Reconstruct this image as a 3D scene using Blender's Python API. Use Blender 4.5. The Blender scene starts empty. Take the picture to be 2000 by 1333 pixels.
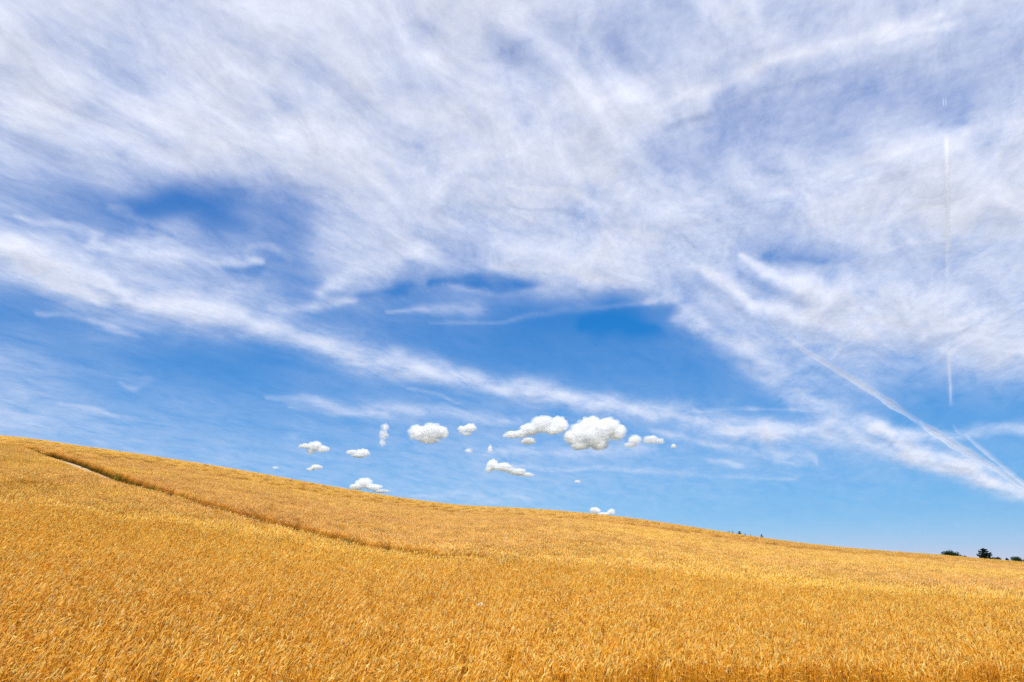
import bpy, math, random
import numpy as np
from mathutils import Vector, noise as mnoise

R = math.radians
scene = bpy.context.scene
col = scene.collection

# ------------------------------------------------------------------ camera
PITCH = R(18.35)
cam_d = bpy.data.cameras.new("camera")
cam_d.lens = 24.0
cam_d.sensor_width = 36.0
cam_d.clip_start = 0.1
cam_d.clip_end = 250000.0
cam = bpy.data.objects.new("camera", cam_d)
cam.location = (0, 0, 0)
cam.rotation_euler = (R(90) + PITCH, 0, 0)
col.objects.link(cam)
scene.camera = cam

# ------------------------------------------------------------------ sky and sun
SUN_EL = R(52)
SUN_AZ = R(-176)          # clockwise from the view direction (+Y): high behind the camera
world = bpy.data.worlds.new("World")
scene.world = world
world.use_nodes = True
wn = world.node_tree
wn.nodes.clear()
w_out = wn.nodes.new("ShaderNodeOutputWorld")
w_bg = wn.nodes.new("ShaderNodeBackground")
w_sky = wn.nodes.new("ShaderNodeTexSky")
w_sky.sky_type = 'NISHITA'
w_sky.sun_disc = False
w_sky.sun_elevation = SUN_EL
w_sky.sun_rotation = SUN_AZ
w_sky.altitude = 6000
w_sky.air_density = 2.0
w_sky.dust_density = 0.0
w_sky.ozone_density = 8.0
w_sep = wn.nodes.new("ShaderNodeSeparateColor")
w_com = wn.nodes.new("ShaderNodeCombineColor")
wn.links.new(w_sky.outputs[0], w_sep.inputs[0])
# the camera's polarised, saturated rendering of clear air, per channel: gain * (sky / 10) ^ power
for ch, (gain, power) in enumerate(((9.6, 1.62), (7.2, 0.76), (9.2, 0.45))):
    t10 = wn.nodes.new("ShaderNodeMath"); t10.operation = 'MULTIPLY'; t10.inputs[1].default_value = 0.1
    pw = wn.nodes.new("ShaderNodeMath"); pw.operation = 'POWER'; pw.inputs[1].default_value = power
    gn = wn.nodes.new("ShaderNodeMath"); gn.operation = 'MULTIPLY'; gn.inputs[1].default_value = gain
    wn.links.new(w_sep.outputs[ch], t10.inputs[0]); wn.links.new(t10.outputs[0], pw.inputs[0])
    wn.links.new(pw.outputs[0], gn.inputs[0]); wn.links.new(gn.outputs[0], w_com.inputs[ch])
wn.links.new(w_com.outputs[0], w_bg.inputs["Color"])
w_bg.inputs["Strength"].default_value = 0.078
wn.links.new(w_bg.outputs[0], w_out.inputs["Surface"])

sun_d = bpy.data.lights.new("sun", 'SUN')
sun_d.energy = 5.0
sun_d.angle = R(0.53)
sun_d.color = (1.0, 0.95, 0.87)
sun = bpy.data.objects.new("sun", sun_d)
sdir = Vector((math.sin(SUN_AZ) * math.cos(SUN_EL), math.cos(SUN_AZ) * math.cos(SUN_EL), math.sin(SUN_EL)))
sun.rotation_euler = sdir.to_track_quat('Z', 'Y').to_euler()
sun.location = sdir * 60
col.objects.link(sun)

scene.view_settings.view_transform = 'Standard'
scene.view_settings.look = 'None'
scene.view_settings.exposure = 0.35
scene.view_settings.gamma = 1.0
scene.view_settings.use_curve_mapping = False
scene.cycles.max_bounces = 20
scene.cycles.diffuse_bounces = 14
scene.cycles.transmission_bounces = 16
scene.cycles.transparent_max_bounces = 96
scene.cycles.use_denoising = False

# ------------------------------------------------------------------ helpers
def tag(o, label=None, cat=None, group=None, kind=None):
    if label: o["label"] = label
    if cat: o["category"] = cat
    if group: o["group"] = group
    if kind: o["kind"] = kind
    return o

def mesh_from(name, verts, faces, smooth=False):
    me = bpy.data.meshes.new(name)
    v = np.asarray(verts, np.float32).reshape(-1, 3)
    if isinstance(faces, np.ndarray):
        k = faces.shape[1]
        loops = faces.ravel().astype(np.int32)
        starts = np.arange(0, len(faces) * k, k, dtype=np.int32)
    else:
        cnt = np.fromiter((len(f) for f in faces), np.int32, len(faces))
        loops = np.fromiter((i for f in faces for i in f), np.int32, int(cnt.sum()))
        starts = (np.cumsum(cnt) - cnt).astype(np.int32)
    me.vertices.add(len(v)); me.vertices.foreach_set("co", v.ravel())
    me.loops.add(len(loops)); me.loops.foreach_set("vertex_index", loops)
    me.polygons.add(len(starts)); me.polygons.foreach_set("loop_start", starts)
    me.update(calc_edges=True)
    me.validate()
    if smooth:
        me.polygons.foreach_set("use_smooth", np.ones(len(me.polygons), bool))
    return me

def obj(name, me, mat=None, parent=None):
    o = bpy.data.objects.new(name, me)
    if mat is not None: me.materials.append(mat)
    col.objects.link(o)
    if parent is not None: o.parent = parent
    return o

def empty(name, loc):
    o = bpy.data.objects.new(name, None)
    o.location = loc
    col.objects.link(o)
    return o

def float_attr(me, name, arr):
    a = me.attributes.new(name, 'FLOAT', 'POINT')
    a.data.foreach_set("value", np.asarray(arr, np.float32))

def new_mat(name):
    m = bpy.data.materials.new(name)
    m.use_nodes = True
    m.node_tree.nodes.clear()
    return m, m.node_tree

def N(nt, typ, **kw):
    n = nt.nodes.new(typ)
    for k, v in kw.items():
        setattr(n, k, v)
    return n

def math_node(nt, op, a, b=None, clamp=False):
    n = N(nt, "ShaderNodeMath", operation=op, use_clamp=clamp)
    for i, x in enumerate((a, b)):
        if x is None: continue
        if isinstance(x, (int, float)): n.inputs[i].default_value = x
        else: nt.links.new(x, n.inputs[i])
    return n.outputs[0]

def ramp(nt, fac, stops):
    r = N(nt, "ShaderNodeValToRGB")
    el = r.color_ramp.elements
    while len(el) < len(stops): el.new(0.5)
    for e, (p, c) in zip(el, stops):
        e.position = p
        e.color = (c[0], c[1], c[2], 1) if len(c) == 3 else c
    nt.links.new(fac, r.inputs[0])
    return r.outputs[0]

# value noise on the ground plane, for patchiness of the crop
_rs = np.random.RandomState(7)
_tab = _rs.rand(256, 256)
def vnoise(x, y):
    xi = np.floor(x).astype(int); yi = np.floor(y).astype(int)
    fx = x - xi; fy = y - yi
    fx = fx * fx * (3 - 2 * fx); fy = fy * fy * (3 - 2 * fy)
    a = _tab[xi % 256, yi % 256]; b = _tab[(xi + 1) % 256, yi % 256]
    c = _tab[xi % 256, (yi + 1) % 256]; d = _tab[(xi + 1) % 256, (yi + 1) % 256]
    return (a * (1 - fx) + b * fx) * (1 - fy) + (c * (1 - fx) + d * fx) * fy
def fbm(x, y, o=4):
    s = 0; amp = 0.5; tot = 0
    for k in range(o):
        s = s + amp * vnoise(x * 2 ** k + 17.3 * k, y * 2 ** k + 9.1 * k); tot += amp; amp *= 0.5
    return s / tot

# ------------------------------------------------------------------ survey of the hillside
# Bearings are written as (u, t): u = sideways and t = upward offset per metre forward, read off the photo's 2000 x 1333 frame.
FPX = 24.0 / 36.0 * 2000.0
CP, SP = math.cos(PITCH), math.sin(PITCH)
def bearing(px, py):
    px = np.asarray(px, float); py = np.asarray(py, float)
    a = (px - 1000.0) / FPX; b = (666.5 - py) / FPX
    yy = CP - b * SP
    return a / yy, (SP + b * CP) / yy

sky_px = np.array([(-300, 822), (-150, 838), (0, 853), (60, 858), (125, 869), (250, 886), (375, 905), (500, 926), (625, 949), (750, 970),
                   (800, 977), (875, 987), (925, 990.5), (1000, 993), (1075, 998), (1200, 1010), (1300, 1024), (1400, 1040),
                   (1500, 1055), (1600, 1067), (1700, 1076), (1800, 1083), (1900, 1091.5), (2000, 1100), (2150, 1112), (2400, 1128)], float)
_su, _st = bearing(sky_px[:, 0], sky_px[:, 1])
_ug = np.linspace(-1.25, 1.25, 1001)
_tg = np.interp(_ug, _su, _st)
_k = np.exp(-0.5 * (np.arange(-24, 25) / 8.0) ** 2); _k /= _k.sum()
_tg = np.convolve(np.pad(_tg, 24, mode='edge'), _k, mode='valid')
def crest_t(u): return np.interp(u, _ug, _tg)
def crest_h(u): return np.interp(u, [-0.9, -0.3, 0.3, 0.9], [2.70, 2.42, 1.78, 1.30])
def crest_d(u): return np.interp(u, [-0.9, 0.0, 0.9], [198.0, 182.0, 166.0])
CROP_H = 0.62
def top_z(u, Y):
    """Height of the crop's top at Y metres forward on bearing u."""
    D = crest_d(u)
    z = Y * crest_t(u) - crest_h(u) * (1 - Y / D) ** 2
    over = np.maximum(Y - D * 1.02, 0)
    return z - np.minimum(0.00060 * over ** 2, 0.00060 * 150 ** 2 + 0.18 * np.maximum(over - 150, 0))
def ground_z(X, Y):
    X = np.asarray(X, float); Y = np.asarray(Y, float)
    r = np.hypot(X, Y)
    phi = np.arctan2(X, Y)
    pc = np.clip(phi, -R(50), R(50))
    u = np.tan(pc); Yc = np.maximum(r * np.cos(pc), 0.01)
    Yl = np.minimum(Yc, 700.0)
    z = top_z(u, Yl) - CROP_H
    z = np.maximum(z, -55.0)
    far = np.clip((r - 500) / 2500, 0, 1)
    z = z * (1 - far) + far * (-52 + 10 * np.sin(phi * 5 + 1) * np.clip(r / 6000, 0, 1))
    near = np.clip((r - 3.5) / 5.0, 0, 1); near = near * near * (3 - 2 * near)
    z = z * near + (1 - near) * -2.05
    back = np.clip((np.abs(phi) - R(58)) / R(60), 0, 1); back = back * back * (3 - 2 * back)
    zb = np.where(r < 500, -2.05 - 0.01 * r, -7.05 - 0.02 * np.minimum(r - 500, 2000))
    return z * (1 - back) + zb * back
def depth_at(px, py):
    """How far forward the bearing of a photo point meets the crop's top."""
    u, t = bearing(px, py)
    lo = np.full(np.shape(u), 4.0); hi = crest_d(u) * 0.985
    for _ in range(50):
        mid = 0.5 * (lo + hi)
        below = top_z(u, mid) / mid < t
        lo = np.where(below, mid, lo); hi = np.where(below, hi, mid)
    return u, 0.5 * (lo + hi)

# the wheel track: its far edge (the standing wall of stalks) and its near edge
far_px = np.array([(-200, 843), (-60, 857), (0, 862.5), (37, 867), (75, 877), (125, 889), (155, 897), (225, 922), (287, 942), (375, 970), (450, 992),
                   (500, 1005), (562, 1022), (625, 1035), (680, 1047), (737, 1060), (775, 1066), (825, 1074), (862, 1079), (960, 1089), (1100, 1101), (1400, 1123), (1800, 1146), (2200, 1166)], float)
gap_px = np.array([(-200, 0.0), (0, 3), (37, 6), (75, 10), (125, 17), (155, 20), (225, 20), (260, 16), (300, 13), (375, 12), (500, 12), (600, 12), (700, 12.5), (760, 11.5), (825, 9), (870, 5), (960, 1.5), (1100, 0.3), (2200, 0)], float)
fu, fY = depth_at(far_px[:, 0], far_px[:, 1])
nx_ = np.linspace(-200, 2200, 241)
nu, nY = depth_at(nx_, np.interp(nx_, far_px[:, 0], far_px[:, 1]) + np.interp(nx_, gap_px[:, 0], gap_px[:, 1]))
fu2, fY2 = depth_at(nx_, np.interp(nx_, far_px[:, 0], far_px[:, 1]))
def track_far(u): return np.interp(u, fu2, fY2)
def track_near(u): return np.minimum(np.interp(u, nu, nY), track_far(u))
def field_edge(u): return np.interp(u, [-0.9, -0.5, 0.0, 0.35, 0.9], [7.3, 7.7, 8.8, 9.6, 10.0]) + 1.1 * (vnoise(np.asarray(u) * 9.0 + 40, np.asarray(u) * 0 + 3.3) - 0.5) + 0.7 * (vnoise(np.asarray(u) * 31.0 + 90, np.asarray(u) * 0 + 8.3) - 0.5)

# ------------------------------------------------------------------ ground
def ground_material():
    m, nt = new_mat("soil")
    out = N(nt, "ShaderNodeOutputMaterial"); b = N(nt, "ShaderNodeBsdfPrincipled")
    geo = N(nt, "ShaderNodeNewGeometry")
    n1 = N(nt, "ShaderNodeTexNoise"); n1.inputs["Scale"].default_value = 3.0; n1.inputs["Detail"].default_value = 8
    n2 = N(nt, "ShaderNodeTexNoise"); n2.inputs["Scale"].default_value = 0.004; n2.inputs["Detail"].default_value = 3
    nt.links.new(geo.outputs["Position"], n1.inputs["Vector"]); nt.links.new(geo.outputs["Position"], n2.inputs["Vector"])
    soil = ramp(nt, n1.outputs[0], [(0.3, (0.13, 0.055, 0.014)), (0.55, (0.22, 0.095, 0.022)), (0.75, (0.34, 0.17, 0.05))])
    land = ramp(nt, n2.outputs[0], [(0.4, (0.05, 0.085, 0.025)), (0.52, (0.30, 0.2, 0.07)), (0.62, (0.08, 0.11, 0.035))])
    at = N(nt, "ShaderNodeAttribute", attribute_name="country")
    mix = N(nt, "ShaderNodeMix", data_type='RGBA')
    nt.links.new(at.outputs["Fac"], mix.inputs[0]); nt.links.new(soil, mix.inputs[6]); nt.links.new(land, mix.inputs[7])
    nt.links.new(mix.outputs[2], b.inputs["Base Color"])
    b.inputs["Roughness"].default_value = 0.95
    bump = N(nt, "ShaderNodeBump"); bump.inputs["Strength"].default_value = 0.5; bump.inputs["Distance"].default_value = 0.05
    nt.links.new(n1.outputs[0], bump.inputs["Height"]); nt.links.new(bump.outputs[0], b.inputs["Normal"])
    nt.links.new(b.outputs[0], out.inputs["Surface"])
    return m

rings = np.concatenate([np.linspace(0.5, 30, 40), np.geomspace(31, 700, 110), np.geomspace(740, 90000, 34)])
front = np.linspace(-R(55), R(55), 221)
rest = np.linspace(R(55), R(305), 62)[1:-1]
phis = np.concatenate([front, rest])
RR, PP = np.meshgrid(rings, phis, indexing='ij')
GX = RR * np.sin(PP); GY = RR * np.cos(PP)
PPw = np.where(PP > math.pi, PP - 2 * math.pi, PP)
GZ = ground_z(RR * np.sin(PPw), RR * np.cos(PPw))
nr, npn = RR.shape
idx = np.arange(nr * npn).reshape(nr, npn)
q = np.stack([idx[:-1, :], idx[1:, :], np.roll(idx, -1, 1)[1:, :], np.roll(idx, -1, 1)[:-1, :]], -1).reshape(-1, 4)[:, ::-1]
vv = np.stack([GX, GY, GZ], -1).reshape(-1, 3)
vv = np.vstack([vv, [[0, 0, -2.05]]])
faces = [tuple(f) for f in q] + [(len(vv) - 1, idx[0, (j + 1) % npn], idx[0, j]) for j in range(npn)]
gme = mesh_from("ground", vv, faces, True)
uu = np.where(GY > 0.1, GX / np.maximum(GY, 0.1), 9)
country = 1 - ((np.abs(uu) < 1.0) & (RR > 6.0) & (RR < 300)).astype(float)
float_attr(gme, "country", np.append(country.ravel(), 1))
ground = tag(obj("ground", gme, ground_material()), "brown hillside soil under the wheat, sloping down to the right", "ground", kind="structure")

# pale bare track between the two blocks of wheat
def track_material():
    m, nt = new_mat("bare_track")
    out = N(nt, "ShaderNodeOutputMaterial"); b = N(nt, "ShaderNodeBsdfPrincipled")
    geo = N(nt, "ShaderNodeNewGeometry")
    n1 = N(nt, "ShaderNodeTexNoise"); n1.inputs["Scale"].default_value = 1.6; n1.inputs["Detail"].default_value = 9; n1.inputs["Roughness"].default_value = 0.7
    nt.links.new(geo.outputs["Position"], n1.inputs["Vector"])
    c = ramp(nt, n1.outputs[0], [(0.3, (0.28, 0.17, 0.08)), (0.5, (0.50, 0.35, 0.21)), (0.7, (0.62, 0.47, 0.32))])
    nt.links.new(c, b.inputs["Base Color"]); b.inputs["Roughness"].default_value = 0.95
    bump = N(nt, "ShaderNodeBump"); bump.inputs["Strength"].default_value = 0.6; bump.inputs["Distance"].default_value = 0.05
    nt.links.new(n1.outputs[0], bump.inputs["Height"]); nt.links.new(bump.outputs[0], b.inputs["Normal"])
    nt.links.new(b.outputs[0], out.inputs["Surface"])
    return m
us = np.linspace(bearing(30, 866)[0], bearing(880, 1083)[0], 160)
tv = []
for k in range(6):
    Yk = track_near(us) * (1 - k / 5) + track_far(us) * (k / 5)
    Xk = us * Yk
    tv.append(np.stack([Xk, Yk, ground_z(Xk, Yk) + 0.03], -1))
tv = np.stack(tv, 1).reshape(-1, 3)
ti = np.arange(160 * 6).reshape(160, 6)
tq = np.stack([ti[:-1, :-1], ti[1:, :-1], ti[1:, 1:], ti[:-1, 1:]], -1).reshape(-1, 4)
track = tag(obj("track", mesh_from("track", tv, tq, True), track_material()),
            "pale bare earth track curving uphill between the two blocks of wheat", "track", kind="structure")

# ------------------------------------------------------------------ wheat
rng = random.Random(11)
EAR_C = [(0.91, 0.50, 0.085), (0.87, 0.45, 0.062), (0.96, 0.67, 0.24), (0.78, 0.345, 0.038), (0.92, 0.53, 0.11)]  # the palest tone paints in bright highlights on some ears
STEM_C = [(0.88, 0.38, 0.026), (0.84, 0.32, 0.018), (0.90, 0.44, 0.04)]
LEAF_C = [(0.84, 0.45, 0.08), (0.78, 0.37, 0.05), (0.88, 0.53, 0.14)]

class Tuft:
    def __init__(self): self.v = []; self.f = []; self.c = []
    def add(self, vs, fs, c):
        o = len(self.v)
        self.v += [tuple(x) for x in vs]; self.f += [tuple(i + o for i in f) for f in fs]
        self.c += [c] * len(vs)

def vary(c, k):
    s = 1 + rng.uniform(-k, k)
    return (min(c[0] * s, 0.95), min(c[1] * s * (1 + rng.uniform(-.05, .05)), 0.9), c[2] * s * (1 + rng.uniform(-.2, .2)), 1)

def stalk_path(lean_mu):
    """Angles from upright along a stalk: a slow lean, then a neck that nods into the ear."""
    h = rng.gauss(0.58, 0.052)
    lean = abs(rng.gauss(R(5), R(4)))
    nod = rng.random()
    if nod < 0.60: end = rng.uniform(R(14), R(50))
    elif nod < 0.88: end = rng.uniform(R(45), R(90))
    else: end = rng.uniform(R(85), R(140))
    az = rng.gauss(lean_mu, R(48))
    return h, lean, end, az

def path_points(x, y, h, lean, end, az, ear_len, n_stem, n_ear):
    d = Vector((math.cos(az), math.sin(az), 0)); up = Vector((0, 0, 1))
    pts = [Vector((x, y, 0))]; dirs = []
    for i in range(n_stem):
        s = (i + 0.5) / n_stem
        th = lean * s + max(0, s - 0.72) / 0.28 * (end - lean) * 0.45
        dv = up * math.cos(th) + d * math.sin(th)
        pts.append(pts[-1] + dv * (h / n_stem)); dirs.append(dv)
    base = len(pts) - 1
    for i in range(n_ear):
        s = (i + 0.5) / n_ear
        th = lean + (end - lean) * (0.5 + 0.5 * s)
        dv = up * math.cos(th) + d * math.sin(th)
        pts.append(pts[-1] + dv * (ear_len / n_ear)); dirs.append(dv)
    dirs.append(dirs[-1])
    return pts, dirs, base

def frame(d):
    a = Vector((0, 1, 0)) if abs(d.y) < 0.8 else Vector((1, 0, 0))
    s = d.cross(a).normalized()
    return s, d.cross(s).normalized()

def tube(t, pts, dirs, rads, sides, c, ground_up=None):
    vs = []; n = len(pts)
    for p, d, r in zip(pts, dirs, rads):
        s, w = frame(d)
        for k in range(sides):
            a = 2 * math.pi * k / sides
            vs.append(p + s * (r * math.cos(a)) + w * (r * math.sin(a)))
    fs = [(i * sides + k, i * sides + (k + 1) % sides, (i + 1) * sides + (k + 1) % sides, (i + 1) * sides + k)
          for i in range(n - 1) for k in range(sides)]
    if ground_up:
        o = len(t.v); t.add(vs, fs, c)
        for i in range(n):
            k = min(1.0, ground_up[0] + (1.04 - ground_up[0]) * (i / (n - 1)) ** ground_up[1])  # duller lower straw, with shade between the stalks put into the colour too
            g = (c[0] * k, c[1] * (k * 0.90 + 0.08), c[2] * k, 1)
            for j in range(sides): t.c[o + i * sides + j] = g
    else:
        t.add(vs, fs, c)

def spikelet(t, p, ax, out, side, ln, wd, c):
    """One husk of the ear: a plump pointed grain shape."""
    a = p; b = p + ax * ln * 0.45 + out * wd * 1.1; tip = p + ax * ln + out * wd * 0.7
    m = p + ax * ln * 0.45 + out * wd * 0.35
    vs = [a, m + side * wd * 0.62, b + ax * ln * 0.05, m - side * wd * 0.62, m - out * wd * 0.3, tip]
    fs = [(0, 1, 2), (0, 2, 3), (0, 3, 4), (0, 4, 1), (5, 2, 1), (5, 3, 2), (5, 4, 3), (5, 1, 4)]
    t.add(vs, fs, c)

def leaf(t, p, az, ln, wd, up0, droop, c, seg=4):
    d = Vector((math.cos(az), math.sin(az), 0)); s = Vector((-d.y, d.x, 0)); u = Vector((0, 0, 1))
    q_ = p.copy(); vs = []
    for i in range(seg + 1):
        k = i / seg
        w = wd * (1 - k ** 1.6) + 0.0006
        tw = s * math.cos(k * 1.8) + u * math.sin(k * 1.8) * 0.5
        vs += [q_ + tw * w, q_ - tw * w]
        th = up0 - droop * k
        q_ = q_ + (d * math.cos(th) + u * math.sin(th)) * (ln / seg)
    t.add(vs, [(2 * i, 2 * i + 1, 2 * i + 3, 2 * i + 2) for i in range(seg)], c)

def full_stalk(t, x, y, lean_mu):
    h, lean, end, az = stalk_path(lean_mu)
    el = rng.uniform(0.070, 0.098)
    pts, dirs, b = path_points(x, y, h, lean, end, az, el, 7, 9)
    cs = vary(rng.choice(STEM_C), 0.16); ce = rng.choice(EAR_C); eb = min(1.06, rng.gauss(0.97, 0.14))
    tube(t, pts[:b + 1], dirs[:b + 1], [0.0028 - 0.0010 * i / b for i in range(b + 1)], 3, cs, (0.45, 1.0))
    tw = rng.uniform(0, math.pi)
    for i in range(b, len(pts) - 1):
        s, w = frame(dirs[i])
        o = s * math.cos(tw) + w * math.sin(tw); sd = dirs[i].cross(o)
        k = (i - b) / (len(pts) - 1 - b)
        sz = (0.75 + 0.5 * math.sin(math.pi * (0.15 + 0.75 * k)))
        c = tuple(x * eb for x in vary(ce, 0.10)[:3]) + (1,)
        spikelet(t, pts[i], (dirs[i] + o * 0.25).normalized(), o, sd, 0.017 * sz, 0.0047 * sz, c)
        spikelet(t, pts[i] + dirs[i] * el / 18, (dirs[i] - o * 0.25).normalized(), -o, sd, 0.017 * sz, 0.0047 * sz, c)
    if rng.random() < 0.7:
        i = rng.randint(3, 5)
        leaf(t, pts[i], rng.uniform(0, 6.28), rng.uniform(0.12, 0.22), 0.0042, R(rng.uniform(20, 65)), R(rng.uniform(60, 170)), vary(rng.choice(LEAF_C), 0.2))

def mid_stalk(t, x, y, lean_mu):
    h, lean, end, az = stalk_path(lean_mu)
    el = rng.uniform(0.075, 0.10)
    pts, dirs, b = path_points(x, y, h, lean, end, az, el, 3, 4)
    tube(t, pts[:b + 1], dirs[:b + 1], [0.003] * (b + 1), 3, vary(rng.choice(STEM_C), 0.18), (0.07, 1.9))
    tube(t, pts[b:], dirs[b:], [0.0026, 0.0066, 0.0058, 0.0064, 0.0010], 4, vary(rng.choice(EAR_C), 0.24))
    if rng.random() < 0.35:
        leaf(t, pts[2], rng.uniform(0, 6.28), rng.uniform(0.12, 0.2), 0.005, R(rng.uniform(20, 60)), R(rng.uniform(60, 160)), vary(rng.choice(LEAF_C), 0.2), 3)

def far_stalk(t, x, y, lean_mu):
    h, lean, end, az = stalk_path(lean_mu)
    pts, dirs, b = path_points(x, y, h, lean, end, az, 0.10, 2, 2)
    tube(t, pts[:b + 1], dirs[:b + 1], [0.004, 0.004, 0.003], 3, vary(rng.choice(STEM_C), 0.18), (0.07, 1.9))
    tube(t, pts[b:], dirs[b:], [0.004, 0.0105, 0.002], 3, vary(rng.choice(EAR_C), 0.2))

def template(name, maker, count, half, lean_mu, square):
    t = Tuft()
    n = int(round(math.sqrt(count)))
    for i in range(n):
        for j in range(n):
            x = (i + rng.uniform(0.0, 1.0)) / n * 2 * half - half
            y = (j + rng.uniform(0.0, 1.0)) / n * 2 * half - half
            maker(t, x, y, lean_mu)
    me = mesh_from(name, t.v, t.f)
    a = me.attributes.new("tint", 'FLOAT_COLOR', 'POINT')
    a.data.foreach_set("color", np.asarray(t.c, np.float32).ravel())
    return bpy.data.objects.new(name, me)

def wheat_material():
    m, nt = new_mat("ripe_wheat")
    out = N(nt, "ShaderNodeOutputMaterial")
    at = N(nt, "ShaderNodeAttribute", attribute_name="tint")
    ri = N(nt, "ShaderNodeAttribute", attribute_name="ripe", attribute_type='INSTANCER')
    pale = N(nt, "ShaderNodeMix", data_type='RGBA', blend_type='MULTIPLY'); pale.inputs[0].default_value = 1.0
    shade = ramp(nt, ri.outputs["Fac"], [(0.0, (1.0, 1.02, 0.85)), (0.4, (1.0, 1.0, 1.0)), (0.7, (0.96, 0.92, 1.06)), (1.0, (0.86, 0.77, 0.95))])
    nt.links.new(at.outputs["Color"], pale.inputs[6]); nt.links.new(shade, pale.inputs[7])
    dif = N(nt, "ShaderNodeBsdfPrincipled"); dif.inputs["Roughness"].default_value = 0.55
    dif.inputs["Specular IOR Level"].default_value = 0.15
    tr = N(nt, "ShaderNodeBsdfTranslucent")
    nt.links.new(pale.outputs[2], dif.inputs["Base Color"]); nt.links.new(pale.outputs[2], tr.inputs["Color"])
    mx = N(nt, "ShaderNodeMixShader"); mx.inputs[0].default_value = 0.06
    nt.links.new(dif.outputs[0], mx.inputs[1]); nt.links.new(tr.outputs[0], mx.inputs[2])
    nt.links.new(mx.outputs[0], out.inputs["Surface"])
    return m
wheat_mat = wheat_material()

T_NEAR = [template("wheat_tuft", full_stalk, 16, 0.105, 0.0, False) for _ in range(22)]
T_MID = [template("wheat_tuft", mid_stalk, 100, 0.25, 0.0, True) for _ in range(10)]
T_FAR = [template("wheat_tuft", far_stalk, 784, 1.0, 0.0, True) for _ in range(5)]
ALL_T = T_NEAR + T_MID + T_FAR
for o in ALL_T: o.data.materials.append(wheat_mat)
OFF = {"near": (0, len(T_NEAR)), "mid": (len(T_NEAR), len(T_MID)), "far": (len(T_NEAR) + len(T_MID), len(T_FAR))}

def crop_points(kind, y0, y1, step, side):
    """Planting positions of one block of the crop (side -1 this side of the track, +1 beyond it)."""
    rs = np.random.RandomState({"near": 1, "mid": 2, "far": 3}[kind] + (5 if side > 0 else 0))
    U = 0.98
    gx, gy = np.meshgrid(np.arange(-U * y1, U * y1, step), np.arange(max(y0 - step, 5), y1, step), indexing='ij')
    gx = gx.ravel(); gy = gy.ravel()
    jit = {'near': 0.4, 'mid': 0.2, 'far': 0.06}[kind]
    keep = (np.abs(gx) < U * gy + 2) & (gy >= y0) & (gy < y1)
    gx = gx[keep]; gy = gy[keep]
    gx = gx + rs.uniform(-1, 1, len(gx)) * step * jit; gy = gy + rs.uniform(-1, 1, len(gy)) * step * jit
    u = gx / gy
    pad = {'near': 0.08, 'mid': 0.28, 'far': 0.9}[kind]
    if side < 0: keep = (gy < track_near(u) - pad * (np.abs(u) < 0.74) * (u < 0.05)) & (gy > field_edge(u))
    else: keep = (gy > track_far(u) + pad * 0.5) & (gy > field_edge(u))
    # the trampled hollow at the photo's left edge
    hu, hY = depth_at(4.0, 941.0)
    keep &= ~((((gx - hu * hY) / 0.7) ** 2 + ((gy - hY) / 3.0) ** 2) < 1)
    gx = gx[keep]; gy = gy[keep]; u = u[keep]
    n = len(gx)
    gz = ground_z(gx, gy)
    off, cnt = OFF[kind]
    var = off + rs.randint(0, cnt, n)
    ripe = np.clip(0.36 + 1.25 * (fbm(gx * 0.09 + 3, gy * 0.10 + 8) - 0.5) + rs.normal(0, 0.05, n) + (0.22 if side > 0 else 0.0) - np.clip((gy - 80) / 120, 0, 0.3), 0, 1)
    # wind: strong to the right at the left of the field, slack at the right
    gust = fbm(gx * 0.35 + 40, gy * 0.25 + 11, 3) - 0.5
    wind = np.interp(u, [-0.8, -0.1, 0.5, 0.9], [1.0, 0.6, 0.2, 0.1])
    rz = rs.normal(0, 1, n) * np.interp(wind, [0, 1], [1.5, 0.5]) + gust * 2.2
    if kind == "far": rz = rs.randint(0, 4, n) * (math.pi / 2)
    elif kind == "mid": rz = rz * 0.6
    ty = wind * 0.16 + gust * 0.5 + rs.normal(0, 0.05, n)
    tx = rs.normal(0, 0.05, n) + gust * 0.15
    if kind != "near":
        e = 0.5
        ty = -(ground_z(gx + e, gy) - ground_z(gx - e, gy)) / (2 * e) + (wind * 0.10 if kind == "mid" else 0)
        tx = (ground_z(gx, gy + e) - ground_z(gx, gy - e)) / (2 * e)
    sc = 1.0 + rs.normal(0, 0.012, n) if kind == 'far' else np.clip(1.0 + 0.16 * (fbm(gx * 0.8, gy * 0.8, 3) - 0.5) + rs.normal(0, 0.022, n), 0.75, 1.2)
    return np.stack([gx, gy, gz], -1), np.stack([tx, ty, rz], -1), sc, var, ripe

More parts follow.
